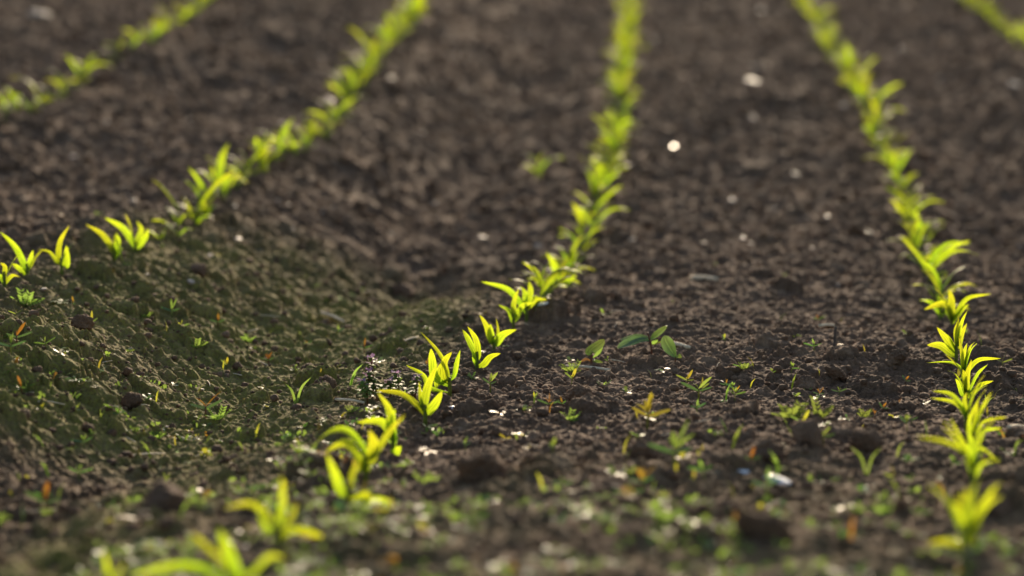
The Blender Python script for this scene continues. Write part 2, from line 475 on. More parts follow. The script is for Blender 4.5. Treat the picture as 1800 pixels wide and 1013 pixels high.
# ------------------------------------------------------------------ ground
def build_ground():
    ny, nx = GX.shape
    me = bpy.data.meshes.new("ground")
    me.vertices.add(ny * nx)
    me.vertices.foreach_set("co", np.stack([GX, GY, H], -1).astype(np.float32).ravel())
    idx = np.arange(ny * nx).reshape(ny, nx)
    q = np.stack([idx[:-1, :-1], idx[:-1, 1:], idx[1:, 1:], idx[1:, :-1]], -1).reshape(-1, 4)
    me.loops.add(q.size); me.loops.foreach_set("vertex_index", q.ravel().astype(np.int32))
    me.polygons.add(len(q)); me.polygons.foreach_set("loop_start", (np.arange(len(q)) * 4).astype(np.int32))
    me.polygons.foreach_set("use_smooth", np.ones(len(q), bool))
    u = GX - row_x(np.clip(GY, 1, 16))
    flare_tint = sstep(-1.0, -0.6, u) * sstep(0.02, -0.22, u) * sstep(5.2, 4.4, GY) * sstep(0.5, 1.5, GY)  # mask of the flare glow painted on the bank and wheel track
    flare_tint = flare_tint * (1.0 + 0.35 * vnoise(GX * 7, GY * 5, 77))
    flare_tint = flare_tint * (1 - 0.9 * sstep(-0.24, -0.33, u) * sstep(3.25, 2.9, GY))
    flare_tint_near = 0.35 * sstep(3.2, 2.5, GY) * (0.5 + 0.5 * vnoise(GX * 9, GY * 7, 78))  # fainter painted flare glow over the nearest soil
    at = me.attributes.new("flare_tint", 'FLOAT', 'POINT')
    at.data.foreach_set("value", np.clip(np.maximum(flare_tint, flare_tint_near), 0, 1).astype(np.float32).ravel())
    me.update(calc_edges=True)
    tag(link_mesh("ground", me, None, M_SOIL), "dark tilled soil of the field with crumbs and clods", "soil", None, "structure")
build_ground()

# ------------------------------------------------------------------ maize seedlings
ORD = ("first second third fourth fifth sixth seventh eighth ninth tenth eleventh twelfth thirteenth fourteenth fifteenth sixteenth "
       "seventeenth eighteenth nineteenth twentieth").split()

def hero(px, py, leaves, label, group, stem_px=None, seed=0):
    """a seedling whose leaves follow the photograph; leaves: (points in photo pixels, width in pixels, lean in depth m, facing deg)"""
    rr = random.Random(seed * 31 + int(px))
    X, Y = px_ground(px, py)
    Z = ground_z(X, Y)
    sc = FPX / (Y * CP + (CAM_Z - Z) * SP)
    t = empty("maize_seedling", (X, Y, Z), label, "maize seedling", group)
    top = 0.024 + 0.006 * rr.random()
    mb = MB(); tube(mb, [(0, 0, -0.012), (0.0006, 0, top * .5), (0, 0.001, top)], 0.0033, 0.0024, 6, 8)
    link_mesh("stem", mb.mesh("stem"), t, M_STEM)
    for i, (pts, wpx, lean, face) in enumerate(leaves):
        P = [Vector((0, 0, top * min(1.0, 0.42 + 0.14 * i)))]
        n = len(pts)
        for k, (a, b) in enumerate(pts):
            P.append(Vector(((a - px) / sc, lean * (k + 1) / n, (py - b) / sc)))
        if P[1].z < P[0].z + 0.004 and P[-1].z < P[0].z + 0.02: P[0].z = 0.006
        if (P[1] - P[0]).length < 0.004: P[0].z *= 0.4
        tg = (P[-1] - P[0]).normalized()
        side = Vector((tg.z, 0.0, -tg.x))
        if side.length < 0.1: side = Vector((1, 0, 0))
        side.normalize()
        fa = R(face + rr.uniform(-8, 8))
        hint = side * math.cos(fa) + Vector((0, 1, 0)) * math.sin(fa)
        mb = MB(); blade(mb, P, wpx / sc * (0.52 if py > 940 and px < 700 else 0.74), hint, 20, 0.45, rr.uniform(0.15, 0.5), 0.26, 0.42, rr.uniform(-.35, .35), wave=0.05, rnd=rr)
        link_mesh("leaf", mb.mesh("leaf"), t, M_MAIZE)
    if seed >= 40:           # the right row's plants carry slender extra leaves, seen end on between the larger ones
        for k in range(3 if seed < 80 else 1):
            az = rr.uniform(0, 6.3); ln = rr.uniform(.045, .075); e = R(rr.uniform(62, 84)); bd = rr.uniform(.3, 1.0)
            p = Vector((0, 0, top * rr.uniform(.5, .9))); P = [p.copy()]
            for q in range(4):
                e2 = e - bd * (q / 3) ** 1.4
                p = p + Vector((math.cos(az) * math.cos(e2), math.sin(az) * math.cos(e2), math.sin(e2))) * ln / 4; P.append(p.copy())
            mb = MB(); blade(mb, P, rr.uniform(.005, .008), (-math.sin(az), math.cos(az), 0), 14, .5, .3, .3, .4, rr.uniform(-.8, .8), rnd=rr)
            link_mesh("leaf", mb.mesh("leaf"), t, M_MAIZE)
    return t

GM, GR, GL = "maize seedlings in the middle row", "maize seedlings in the right row", "maize seedlings in the left row"
GFL, GFR = "maize seedlings in the far left row", "maize seedlings in the far right row"
# middle row, from the front
HC = [
 (405, 1050, [([(412, 1010), (398, 970), (384, 930)], 44, .01, 10), ([(360, 1000), (300, 992), (235, 1006)], 36, -.02, 35), ([(440, 1010), (470, 985), (500, 990)], 26, .02, 30), ([(395, 1000), (350, 960), (330, 950)], 20, .03, 10)],
  "broad blurred seedling cut off by the bottom edge, foremost of the middle row"),
 (190, 1050, [([(192, 1010), (184, 960)], 24, .0, 10), ([(200, 1020), (215, 990)], 16, .02, 20)], "lone blurred upright blade at the bottom left, left of the middle row"),
 (490, 962, [([(492, 920), (497, 880), (494, 838)], 26, .01, 5), ([(470, 905), (440, 884), (396, 890)], 22, -.01, 30), ([(520, 930), (560, 940), (595, 968)], 26, -.01, 20), ([(470, 930), (462, 905), (455, 880)], 22, -.02, 25), ([(510, 915), (520, 890)], 18, .02, 30)],
  "blurred seedling with one tall upright blade and two drooping arms near the front"),
 (612, 895, [([(600, 865), (590, 835), (575, 800)], 24, .0, 5), ([(630, 880), (650, 868), (662, 880)], 34, -.02, 15), ([(640, 880), (680, 878), (715, 915)], 20, -.02, 30), ([(612, 865), (618, 840), (630, 820)], 16, .03, 15)],
  "seedling with short broad leaf and drooping tail just behind the foremost blurred ones"),
 (643, 850, [([(634, 815), (612, 778), (575, 792)], 26, -.03, 30), ([(640, 800), (612, 765), (582, 765), (550, 792)], 18, .01, 40), ([(652, 810), (658, 785), (650, 760)], 30, .0, 5), ([(660, 800), (685, 765), (712, 738)], 16, .02, 20), ([(645, 820), (635, 830), (640, 800)], 18, -.02, 15)],
  "seedling with two pale leaves arching over to the left like hoops"),
 (690, 800, [([(690, 770), (670, 742), (628, 742)], 22, -.01, 25), ([(686, 760), (684, 725), (664, 693)], 20, .01, 20), ([(692, 775), (690, 745), (695, 720)], 18, .0, 5), ([(694, 800), (700, 790), (708, 782)], 24, -.02, 10)],
  "seedling with one leaf curling left at the tip and a low oval leaf"),
 (747, 752, [([(735, 722), (705, 698), (662, 692)], 17, .0, 40), ([(745, 715), (752, 685), (770, 645)], 22, .01, 8), ([(752, 728), (766, 712), (778, 690)], 22, -.01, 25), ([(742, 718), (738, 700), (736, 680)], 12, .02, 15)],
  "seedling with a long blue-green leaf reaching left, beside the purple flowering weed"),
 (790, 705, [([(785, 655), (768, 622), (738, 589)], 10, .01, 20), ([(765, 668), (760, 640), (758, 618)], 20, .0, 8), ([(782, 668), (782, 640), (795, 622)], 18, -.01, 8), ([(797, 665), (803, 640), (809, 620)], 14, .0, 40), ([(755, 690), (742, 668), (713, 651)], 14, .02, 30), ([(770, 685), (772, 660), (776, 645)], 16, .01, 10)],
  "dense upright seedling with a thin leaf leaning left above its wide blades"),
 (838, 652, [([(840, 622), (836, 596), (822, 574)], 15, .0, 12), ([(832, 618), (822, 598), (812, 582)], 15, .02, 10), ([(850, 640), (862, 626), (880, 620)], 16, -.01, 12), ([(835, 635), (833, 622), (832, 612)], 10, -.01, 10)],
  "sharp seedling with a notched leaf on the left and a spoon leaf on the right"),
 (868, 622, [([(862, 595), (855, 572), (843, 552)], 15, .0, 12), ([(872, 600), (885, 585), (908, 577)], 22, -.01, 10), ([(866, 602), (862, 585), (862, 570)], 18, .01, 10), ([(870, 605), (875, 585), (872, 562)], 10, .02, 30)],
  "focused seedling with a wide leaf folded right, directly behind the notched one"),
 (902, 590, [([(900, 570), (893, 552), (875, 543)], 10, .0, 15), ([(906, 566), (918, 545), (940, 538)], 16, .0, 20), ([(902, 560), (903, 540), (912, 515)], 14, .01, 10)],
  "slim seedling squeezed between two larger ones where the middle row narrows"),
 (925, 572, [([(912, 535), (890, 512), (846, 499)], 14, .0, 25), ([(922, 540), (922, 520), (914, 508)], 14, .01, 10), ([(932, 540), (945, 528), (962, 530)], 12, -.01, 25), ([(925, 545), (932, 520), (930, 500)], 16, .02, 10)],
  "seedling with one long leaf stretched far out to the left"),
]
for k, (x, y, lv, lb) in enumerate(HC): hero(x, y, lv, lb, GM, None, k)
HD = [
 (1692, 992, [([(1688, 968), (1660, 960), (1622, 958)], 20, -.02, 30), ([(1694, 960), (1690, 930), (1672, 890)], 15, .0, 10), ([(1700, 965), (1715, 975), (1722, 955)], 14, .02, 20)],
  "blurred seedling with a flat leaf pointing left, foremost of the right row"),
 (1703, 962, [([(1697, 925), (1692, 890), (1688, 858)], 16, .0, 10), ([(1706, 920), (1718, 892), (1738, 862), (1757, 842)], 16, .0, 18), ([(1700, 915), (1685, 893), (1662, 880)], 15, .01, 22), ([(1710, 930), (1722, 905), (1742, 882), (1765, 872)], 13, .01, 25), ([(1703, 925), (1707, 890), (1702, 860)], 18, .02, 8), ([(1706, 935), (1712, 915), (1716, 898)], 16, -.02, 12)],
  "bushy yellow-green seedling fanning upward near the bottom right corner"),
 (1708, 892, [([(1706, 855), (1690, 825), (1655, 805), (1605, 795)], 13, -.01, 35), ([(1709, 850), (1715, 815), (1727, 778)], 11, .0, 15), ([(1706, 860), (1700, 840), (1705, 815)], 12, .01, 10), ([(1712, 865), (1725, 845), (1757, 838)], 14, .0, 20)],
  "seedling throwing one very long leaf out to the left"),
 (1706, 842, [([(1700, 808), (1690, 780), (1668, 738)], 11, .0, 12), ([(1712, 815), (1727, 795), (1765, 826)], 9, .02, 30), ([(1706, 810), (1704, 780), (1698, 757)], 15, .0, 8)],
  "narrow upright seedling behind the very long leaf of the right row"),
 (1708, 795, [([(1712, 765), (1728, 738), (1768, 731)], 12, .0, 28), ([(1712, 770), (1728, 752), (1756, 748)], 14, -.01, 25), ([(1706, 765), (1702, 742), (1710, 712)], 10, .0, 10), ([(1700, 790), (1692, 780), (1680, 778)], 15, -.02, 15)],
  "seedling with two leaves hooked over to the right, one above the other"),
 (1697, 762, [([(1694, 728), (1676, 706), (1634, 698)], 11, .0, 30), ([(1692, 720), (1672, 694), (1640, 688)], 13, .01, 30), ([(1698, 728), (1695, 705), (1700, 690)], 12, .01, 10)],
  "seedling with a pair of parallel leaves sweeping left"),
 (1697, 715, [([(1697, 680), (1698, 655), (1705, 628)], 17, .0, 10), ([(1704, 690), (1722, 672), (1745, 666)], 14, .0, 25), ([(1690, 690), (1683, 670), (1678, 662)], 9, .0, 10), ([(1705, 680), (1720, 655), (1740, 640)], 11, .02, 25)],
  "seedling with one broad upright blade between short side leaves"),
 (1693, 680, [([(1700, 650), (1720, 632), (1758, 630)], 13, .0, 25), ([(1690, 650), (1670, 638), (1627, 638)], 9, .0, 30), ([(1694, 650), (1693, 628), (1700, 605)], 14, .01, 10)],
  "seedling holding its leaves out level on both sides like a cross"),
 (1680, 640, [([(1672, 615), (1660, 598), (1645, 580)], 18, .0, 12), ([(1668, 625), (1650, 612), (1627, 610)], 20, -.01, 25), ([(1684, 615), (1690, 595), (1700, 575)], 14, .01, 12), ([(1682, 610), (1680, 590), (1685, 570)], 14, .01, 10)],
  "seedling with a rounded dark green leaf low on its left"),
 (1672, 590, [([(1680, 555), (1700, 528), (1740, 522)], 16, .0, 25), ([(1668, 560), (1655, 540), (1622, 548)], 20, -.01, 20), ([(1672, 560), (1672, 535), (1668, 515)], 17, .01, 10), ([(1676, 565), (1690, 545), (1700, 540)], 14, -.01, 15)],
  "slightly blurred seedling with a leaf bowed over to the right"),
]
for k, (x, y, lv, lb) in enumerate(HD): hero(x, y, lv, lb, GR, None, 40 + k)
HB = [
 (8, 518, [([(8, 495), (10, 478), (2, 470)], 12, .0, 10), ([(14, 500), (24, 492), (36, 495)], 10, .0, 20), ([(4, 500), (-5, 490), (-18, 490)], 10, .0, 20)], "small seedling half cut by the left edge on the bank"),
 (48, 492, [([(42, 460), (28, 432), (2, 404)], 15, .0, 14), ([(50, 468), (56, 450), (60, 437)], 12, .0, 10), ([(42, 475), (32, 466), (24, 460)], 12, -.01, 15)], "seedling on the bank crest with one tall leaf leaning left"),
 (108, 484, [([(104, 452), (108, 425), (124, 398)], 13, .0, 14), ([(100, 462), (88, 446), (66, 440)], 9, .0, 30), ([(116, 468), (119, 450), (120, 432)], 18, -.01, 8)], "seedling with an oval leaf and a tall curved leaf on the bank crest"),
 (200, 460, [([(195, 430), (180, 408), (152, 391)], 14, .0, 15), ([(204, 435), (208, 420), (206, 408)], 14, .0, 10), ([(208, 440), (214, 430), (216, 455)], 12, -.01, 20)], "spiky seedling after the gap in the left row"),
 (238, 450, [([(232, 425), (215, 402), (185, 385)], 16, .0, 15), ([(242, 425), (248, 408), (240, 392)], 14, .01, 10), ([(244, 435), (256, 420), (262, 405)], 13, .0, 15)], "seedling with a leaf arching left, next behind the spiky one"),
]
for k, (x, y, lv, lb) in enumerate(HB): hero(x, y, lv, lb, GL, None, 80 + k)

def variant(seed, loc, label, group):
    rr = random.Random(seed)
    t = empty("maize_seedling", loc, label, "maize seedling", group)
    top = rr.uniform(0.020, 0.032)
    mb = MB(); tube(mb, [(0, 0, -0.012), (0.0006, 0, top * .5), (0, 0.001, top)], 0.0030, 0.0022, 6, 8)
    link_mesh("stem", mb.mesh("stem"), t, M_STEM)
    nl = rr.choice([2, 3, 3, 4, 4, 5])
    a0 = rr.uniform(-0.5, 0.5)
    for i in range(nl):
        az = a0 + math.pi * (i % 2) + rr.uniform(-.6, .6)
        ln = (0.042, 0.062, 0.085, 0.075, 0.055)[i] * rr.uniform(0.7, 1.25)
        e = R((50, 55, 58, 74, 84)[i] + rr.uniform(-10, 10)); bend = rr.uniform(0.5, 1.35)
        p = Vector((0, 0, top * (0.4 + 0.14 * i))); P = [p.copy()]
        for k in range(4):
            e2 = e - bend * (k / 3) ** 1.3
            p = p + Vector((math.cos(az) * math.cos(e2), math.sin(az) * math.cos(e2), math.sin(e2))) * ln / 4
            P.append(p.copy())
        hint = Vector((-math.sin(az), math.cos(az), 0))
        hint = Matrix.Rotation(rr.uniform(-.9, .9), 3, 'Z') @ hint
        mb = MB(); blade(mb, P, rr.uniform(0.009, 0.0145), hint, 12, rr.uniform(.25, .55), rr.uniform(.3, .9) if i else 1.0, 0.35, 0.45, rr.uniform(-.6, .6), rnd=rr)
        link_mesh("leaf", mb.mesh("leaf"), t, M_MAIZE)
    return t

PROTO = []
def field_row(path, d0, d1, label_fn, group, hscale=1.0):
    """seedlings sown along a row given by points on the ground"""
    pts = [px_ground(*p) for p in path]
    seg = [math.dist(pts[i], pts[i + 1]) for i in range(len(pts) - 1)]
    total = sum(seg); s = 0.0; n = 0
    while s < total:
        q = s; i = 0
        while i < len(seg) - 1 and q > seg[i]: q -= seg[i]; i += 1
        f = q / seg[i]
        x = pts[i][0] + (pts[i + 1][0] - pts[i][0]) * f + random.gauss(0, 0.008)
        y = pts[i][1] + (pts[i + 1][1] - pts[i][1]) * f
        loc = (x, y, ground_z(x, y) - 0.002)
        lb = label_fn(n)
        if len(PROTO) < 22:
            PROTO.append(variant(200 + len(PROTO), loc, lb, group))
            PROTO[-1].rotation_euler.z = random.uniform(-.6, .6)
        else:
            copy_thing(random.choice(PROTO), loc, random.uniform(-.7, .7) + math.pi * random.randint(0, 1), hscale * random.uniform(0.85, 1.22), lb, group,
                       (random.uniform(-.12, .12), random.uniform(-.15, .15)))
        n += 1
        s += random.uniform(d0, d1)
    return n

def lab(row, after, k0):
    def f(n):
        if n < k0: return f"blurred seedling, {ORD[n]} beyond {after}"
        return f"strongly blurred bright green maize seedling merged into the far end of the {row} row"
    return f
field_row([(945, 562), (985, 512), (1010, 478), (1030, 432), (1050, 372), (1066, 325), (1080, 280), (1090, 230), (1097, 170), (1099, 100), (1104, 40), (1106, -30)],
          .055, .082, lab("middle", "the middle-row seedling stretched far left", 10), GM)
field_row([(1655, 560), (1638, 505), (1618, 452), (1602, 400), (1585, 345), (1566, 300), (1540, 235), (1500, 155), (1450, 70), (1395, -20)],
          .055, .082, lab("right", "the right-row leaf bowed to the right", 9), GR)
field_row([(285, 428), (330, 402), (365, 378), (400, 347), (440, 314), (500, 285), (550, 258), (600, 208), (640, 150), (680, 90), (720, 40), (755, -25)],
          .050, .078, lab("left", "the arching leaf behind the left row's gap", 9), GL)
field_row([(-14, 220), (14, 211), (40, 204), (75, 184), (112, 164), (150, 146), (190, 118), (250, 85), (300, 55), (350, 20), (410, -25)], .07, .10,
          lambda n: "blurred maize seedling in the short row crossing the top left corner", GFL)
field_row([(1665, -20), (1690, 2), (1750, 44), (1800, 80), (1850, 120)], .07, .10, lambda n: "blurred maize seedling in the short row cutting the top right corner", GFR)

# the farthest seedlings, melted into ribbons of green at the top of the view, are one mass
def far_mass(keep):
    allp = sorted((o for o in bpy.data.objects if o.name.startswith("maize_seedling")), key=lambda o: o.location.y)
    V = []; F = []; UV = []; MI = []; o0 = 0
    for r in allp[keep:]:
        M = Matrix.LocRotScale(r.location, r.rotation_euler, r.scale)
        for ch in list(r.children):
            me = ch.data; n = len(me.vertices)
            uvs = np.zeros(len(me.loops) * 2); me.uv_layers["leaf"].data.foreach_get("uv", uvs); uvs = uvs.reshape(-1, 2)
            vu = np.zeros((n, 2)); li = np.zeros(len(me.loops), int); me.loops.foreach_get("vertex_index", li); vu[li] = uvs
            V += [tuple(M @ v.co) for v in me.vertices]; UV += vu.tolist()
            F += [tuple(i + o0 for i in p.vertices) for p in me.polygons]
            MI += [0 if ch.name.startswith("leaf") else 1] * len(me.polygons); o0 += n
            bpy.data.objects.remove(ch)
        if r in PROTO: PROTO.remove(r)
        bpy.data.objects.remove(r)
    mb = MB(); mb.v = V; mb.f = F; mb.uv = UV; mb.mi = MI
    o = link_mesh("distant_maize_foliage", mb.mesh("distant_maize_foliage"), None, M_MAIZE); o.data.materials.append(M_STEM)
    tag(o, "blurred green ribbons of distant maize at the top of the field", "maize", None, "stuff")
SC.view_layers[0].update()
far_mass(298)

# ------------------------------------------------------------------ weeds
def place(px, py):
    X, Y = px_ground(px, py); return X, Y, ground_z(X, Y)
def weed_mesh(kind, seed):
    """small weed seedling as one continuous little plant: stem, paired leaves; kind gives the materials"""
    rr = random.Random(seed); mb = MB()
    if kind == "spear":      # upright narrow pair with cotyledons
        h = 0.012; tube(mb, [(0, 0, -0.006), (0, 0, h)], 0.0009, 0.0007, 3, 5, 1)
        for k in range(rr.randint(2, 4)):
            az = k * 2.2 + rr.uniform(-.7, .7); e = R(rr.uniform(40, 86)); l = rr.uniform(0.012, 0.022) * (1 if k == 0 else rr.uniform(.45, .85))
            d = Vector((math.cos(az) * math.cos(e), math.sin(az) * math.cos(e) * .6, math.sin(e)))
            blade(mb, [(0, 0, h), Vector((0, 0, h)) + d * l * .5, Vector((0, 0, h)) + d * l + Vector((0, 0, -.002))], l * rr.uniform(.18, .28), (math.cos(az * 3), .7, 0), 7, .2, .5, .3, .45, 0, 0, .02, 2, rr)
        for k in range(2):
            az = k * math.pi + rr.uniform(-.6, .6); l = rr.uniform(0.012, 0.02)
            d = Vector((math.cos(az), math.sin(az), .35))
            blade(mb, [(0, 0, h * .8), Vector((0, 0, h * .8)) + d * l * .5, Vector((0, 0, h * .8)) + d * l], l * .16, (0, 0.6, .8), 6, .1, .9, .5, .5, 0, 2, .0, 2, rr)
    elif kind == "cress":    # flat rosette of rounded leaves
        for k in range(rr.randint(5, 8)):
            az = k * 2.4 + rr.uniform(-.3, .3); l = rr.uniform(0.010, 0.020); e = R(rr.uniform(12, 50))
            d = Vector((math.cos(az) * math.cos(e), math.sin(az) * math.cos(e), math.sin(e)))
            blade(mb, [(0, 0, .002), d * l * .55, d * l + Vector((0, 0, -.003))], l * .45, (-math.sin(az), math.cos(az), 0), 6, .15, 1., .15, .7, 0, 0, .05, 2, rr)
    elif kind == "feather":  # low feathery tuft
        for k in range(9):
            az = k * 2.4; l = rr.uniform(0.012, 0.026); e = R(rr.uniform(15, 60))
            d = Vector((math.cos(az) * math.cos(e), math.sin(az) * math.cos(e), math.sin(e)))
            tube(mb, [(0, 0, 0), d * l], .0006, .0003, 2, 4, 1, False)
            sd = Vector((-math.sin(az), math.cos(az), 0.2))
            for q in range(4):
                c = d * l * (.35 + .2 * q)
                for s in (-1, 1):
                    blade(mb, [c, c + (d * .5 + sd * s) * .003, c + (d * .8 + sd * s) * .006], .0024, d.cross(sd) * .4 + d, 3, .1, .8, .4, .5, 0, 0, .0, 2, rr)
    elif kind == "grass":    # one or two thin blades
        for k in range(rr.randint(1, 2)):
            az = rr.uniform(0, 6.3); l = rr.uniform(0.018, 0.034)
            d = Vector((math.cos(az) * .35, math.sin(az) * .3, 1))
            blade(mb, [(0, 0, -.004), d * l * .6, d * l + Vector((math.cos(az), math.sin(az), 0)) * l * .25], .0032, (1, .2, 0), 7, .25, .3, .5, .4, 0, 0, .0, 2, rr)
    return mb.mesh(kind)
def weed(name, kind, seed, mats, loc, rz, sc, label, cat, group=None):
    me = weed_mesh(kind, seed)
    o = link_mesh(name, me, None, None)
    for m in mats: me.materials.append(m)
    o.location = loc; o.rotation_euler.z = rz; o.scale = (sc,) * 3
    return tag(o, label, cat, group)

OR = [M_ORANGE, M_RED, M_BLUE]; GN = [M_GREEN, M_STEM, M_BLUE]; YE = [M_YELLOW, M_STEM, M_GREEN]
GS = "small weed seedlings scattered on the soil"
SPEC = [
 (383, 585, "spear", OR, 1.25, "orange-tipped weed seedling with spread thin arms on the green bank"),
 (640, 622, "spear", OR, 1.35, "orange weed seedling on bare soil left of the focused maize"),
 (472, 648, "spear", OR, 1.3, "small orange seedling low in the greenish wheel track"),
 (318, 590, "spear", YE, 1.0, "tiny yellowish seedling high on the greenish bank slope"),
 (302, 562, "spear", GN, 1.3, "green seedling with two pale arms on the bank crest"),
 (30, 625, "spear", OR, 1.9, "tall orange blade weed near the left edge below the bank"),
 (20, 645, "spear", GN, 1.5, "green weed under the tall orange blade at the left edge"),
 (100, 625, "cress", GN, 1.6, "leafy green weed on the bank's dark shoulder"),
 (172, 650, "grass", YE, 0.9, "single short yellow-green blade standing on the bank slope"),
 (362, 745, "spear", OR, 2.2, "tall orange-stemmed weed at the bottom of the wheel track"),
 (108, 545, "cress", GN, 1.5, "flat green weed just below the left row seedlings"),
 (45, 545, "feather", GN, 1.4, "feathery weed near the left edge on the bank crest"),
 (965, 722, "spear", OR, 1.5, "orange forked seedling right of the bushy middle-row maize"),
 (1138, 755, "spear", [M_YELLOW, M_STEM, M_YELLOW], 2.1, "large yellow-orange weed with one hanging leaf in the soil's centre"),
 (1228, 708, "spear", GN, 1.75, "fresh green weed with lance leaves on the crumbly soil"),
 (862, 690, "spear", GN, 1.5, "green two-leaved weed beside the focused middle-row maize"),
 (965, 905 - 180, "grass", OR, 0.8, "thin reddish sprout beside the orange forked seedling"),
 (1276, 682, "spear", OR, 1.1, "orange-green bud-like seedling between clods"),
 (1295, 692, "spear", OR, 0.7, "tiny pinkish seedling right beside the bud-like one"),
 (1318, 680, "grass", YE, 0.9, "slanting yellow-green sprout near the middle clods"),
 (1400, 706, "cress", GN, 0.8, "tiny bright green rosette on the right-hand soil"),
 (1440, 703, "spear", OR, .8, "tiny orange sprout near the round clods"),
 (1520, 735, "feather", GN, 0.7, "wisp of green by the right row's edge"),
 (1390, 745, "feather", GN, 1.45, "spreading feathery weed patch beside a dark hollow"),
 (1440, 748, "feather", GN, 1.25, "feathery weed patch with pale grit under it"),
 (1185, 838, "spear", GN, 2.3, "blurred green weed leaning right in the lower centre"),
 (1123, 770, "cress", GN, 1.5, "mat-like weed below the large yellow-orange weed"),
 (1575, 805, "grass", GN, 1.0, "upright green sprout left of the long maize leaf"),
 (1523, 838, "grass", GN, 1.3, "bright upright sprout among clods left of the right row"),
 (1447, 792, "spear", GN, 1.2, "pale green sprout beside the largest dark clod"),
 (1368, 790, "cress", GN, 1.4, "leafy sprout on top of a dark clod"),
 (1128, 865, "spear", OR, 1.7, "orange seedling with a white fleck in the lower centre"),
 (1320, 822, "spear", OR, 1.4, "orange seedling just above the white flint"),
 (1348, 880, "spear", GN, 1.9, "green leaning weed below the white flint"),
 (80, 910, "spear", OR, 2.2, "orange blurred weed in the dark bottom left corner"),
 (240, 925, "cress", OR, 1.9, "orange-brown rosette blurred in the lower left"),
 (1495, 948, "grass", OR, 1.6, "small orange blade blurred at the bottom right"),
 (1662, 880, "grass", OR, 1.2, "orange blade beside the foremost right-row maize"),
 (1768, 775, "grass", OR, 1.2, "orange blade at the right edge beside a pale leaf"),
 (880, 735, "cress", OR, 1.4, "rusty flat seedling at the foot of the middle row"),
 (748, 805, "cress", OR, 1.5, "rusty orange seedling on dark soil right of the hoop-leaved maize"),
 (1690, 1008, "spear", GN, 1.8, "blurred green weed at the very foot of the right row"),
 (920, 572 + 195, "cress", YE, 1.3, "pale green rosette right of the curling-leaf maize"),
 (1420, 740, "cress", GN, 1.2, "small green rosette between the two feathery patches"),
 (520, 715, "grass", GN, 1.4, "thin green blade in the greenish hollow beside the middle row"),
 (615, 700 - 20, "grass", GN, 1.2, "curved green blade near the purple flowering weed"),
]
for k, (x, y, kind, mats, sc, lb) in enumerate(SPEC):
    nm = {"spear": "weed_seedling", "cress": "weed_rosette", "feather": "feathery_weed", "grass": "weed_sprout"}[kind]
    weed(nm, kind, 300 + k, mats, place(x, y), random.uniform(-.5, .5), sc * (0.72 if mats is OR else 0.9), lb, "weed", GS)

# random small weeds seen all over the nearer soil
RW = []
for k, (kind, mats) in enumerate([("spear", GN), ("spear", OR), ("grass", GN), ("feather", GN), ("grass", GN), ("grass", YE), ("spear", YE), ("cress", [M_GLOSS]), ("spear", GN), ("cress", YE)]):
    RW.append((kind, mats, k))
protos = {}
WL = {"spear": "tiny upright weed seedling on bare soil between the rows", "cress": "tiny flat weed rosette on bare soil between the rows",
      "feather": "tiny feathery weed on bare soil between the rows", "grass": "tiny thin weed sprout on bare soil between the rows"}
cnt = 0
while cnt < 230:
    px = random.uniform(-60, 1860); py = 540 + 400 * random.random() ** 0.8
    if px > 620 and py < 620 and random.random() < .6: continue
    X, Y = px_ground(px, py); Z = ground_z(X, Y)
    kind, mats, k = random.choice(RW)
    nm = {"spear": "weed_seedling", "cress": "weed_rosette", "feather": "feathery_weed", "grass": "weed_sprout"}[kind]
    if k not in protos:
        protos[k] = weed(nm, kind, 500 + k, mats, (X, Y, Z), random.random() * 6, random.uniform(.6, 1.1), WL[kind], "weed", GS)
    else:
        copy_thing(protos[k], (X, Y, Z), random.random() * 6.3, random.uniform(.45, 1.05), WL[kind], GS, (random.uniform(-.2, .2), random.uniform(-.2, .2)))
    cnt += 1

# the two bigger broad-leaved weeds right of the focused maize
def broad_weed(px, py, leaves, stem, label, smat=M_RED):
    X, Y, Z = place(px, py); sc = FPX / (Y * CP + (CAM_Z - Z) * SP)
    t = empty("broadleaf_weed", (X, Y, Z), label, "weed")
    def w(p, lean=0): return Vector(((p[0] - px) / sc, lean, (py - p[1]) / sc))
    mb = MB(); tube(mb, [Vector((0, 0, -.008))] + [w(p) for p in stem], 0.0016, 0.001, 8, 7)
    link_mesh("stem", mb.mesh("stem"), t, smat)
    for pts, wp, lean, face, m in leaves:
        P = [w(p, lean * i / (len(pts) - 1)) for i, p in enumerate(pts)]
        tg = (P[-1] - P[0]).normalized(); side = Vector((tg.z, 0, -tg.x)).normalized()
        h = side * math.cos(R(face)) + Vector((0, 1, 0)) * math.sin(R(face))
        mb = MB(); blade(mb, P, wp / sc, h, 14, 0.35, .75, .12, .5, .1, wave=.04)
        link_mesh("leaf", mb.mesh("leaf"), t, m)
broad_weed(1040, 640, [([(1040, 622), (1036, 615), (1050, 603), (1062, 594)], 20, -.01, 20, M_PALE), ([(1040, 634), (1030, 632), (1020, 638)], 5, .01, 20, M_RED), ([(1042, 634), (1050, 632), (1060, 634)], 8, -.01, 35, M_PALE), ([(1042, 628), (1052, 618), (1060, 606)], 8, .01, 20, M_GREEN)],
           [(1039, 630), (1040, 618)], "broadleaf weed with one grey-green leaf raised over rusty lower leaves")
broad_weed(1146, 628, [([(1144, 604), (1122, 603), (1100, 608), (1084, 616)], 16, -.01, 40, M_PALE), ([(1144, 600), (1120, 599), (1090, 606)], 10, .02, 50, M_PALE), ([(1143, 602), (1152, 592), (1173, 577)], 13, .0, 25, M_PALE), ([(1147, 612), (1165, 604), (1178, 604), (1190, 638)], 3, .0, 20, M_STEM), ([(1146, 610), (1150, 604), (1155, 600)], 8, -.01, 10, M_GREEN)],
           [(1144, 612), (1138, 590)], "broadleaf weed with level grey-green leaves and a dark stem")
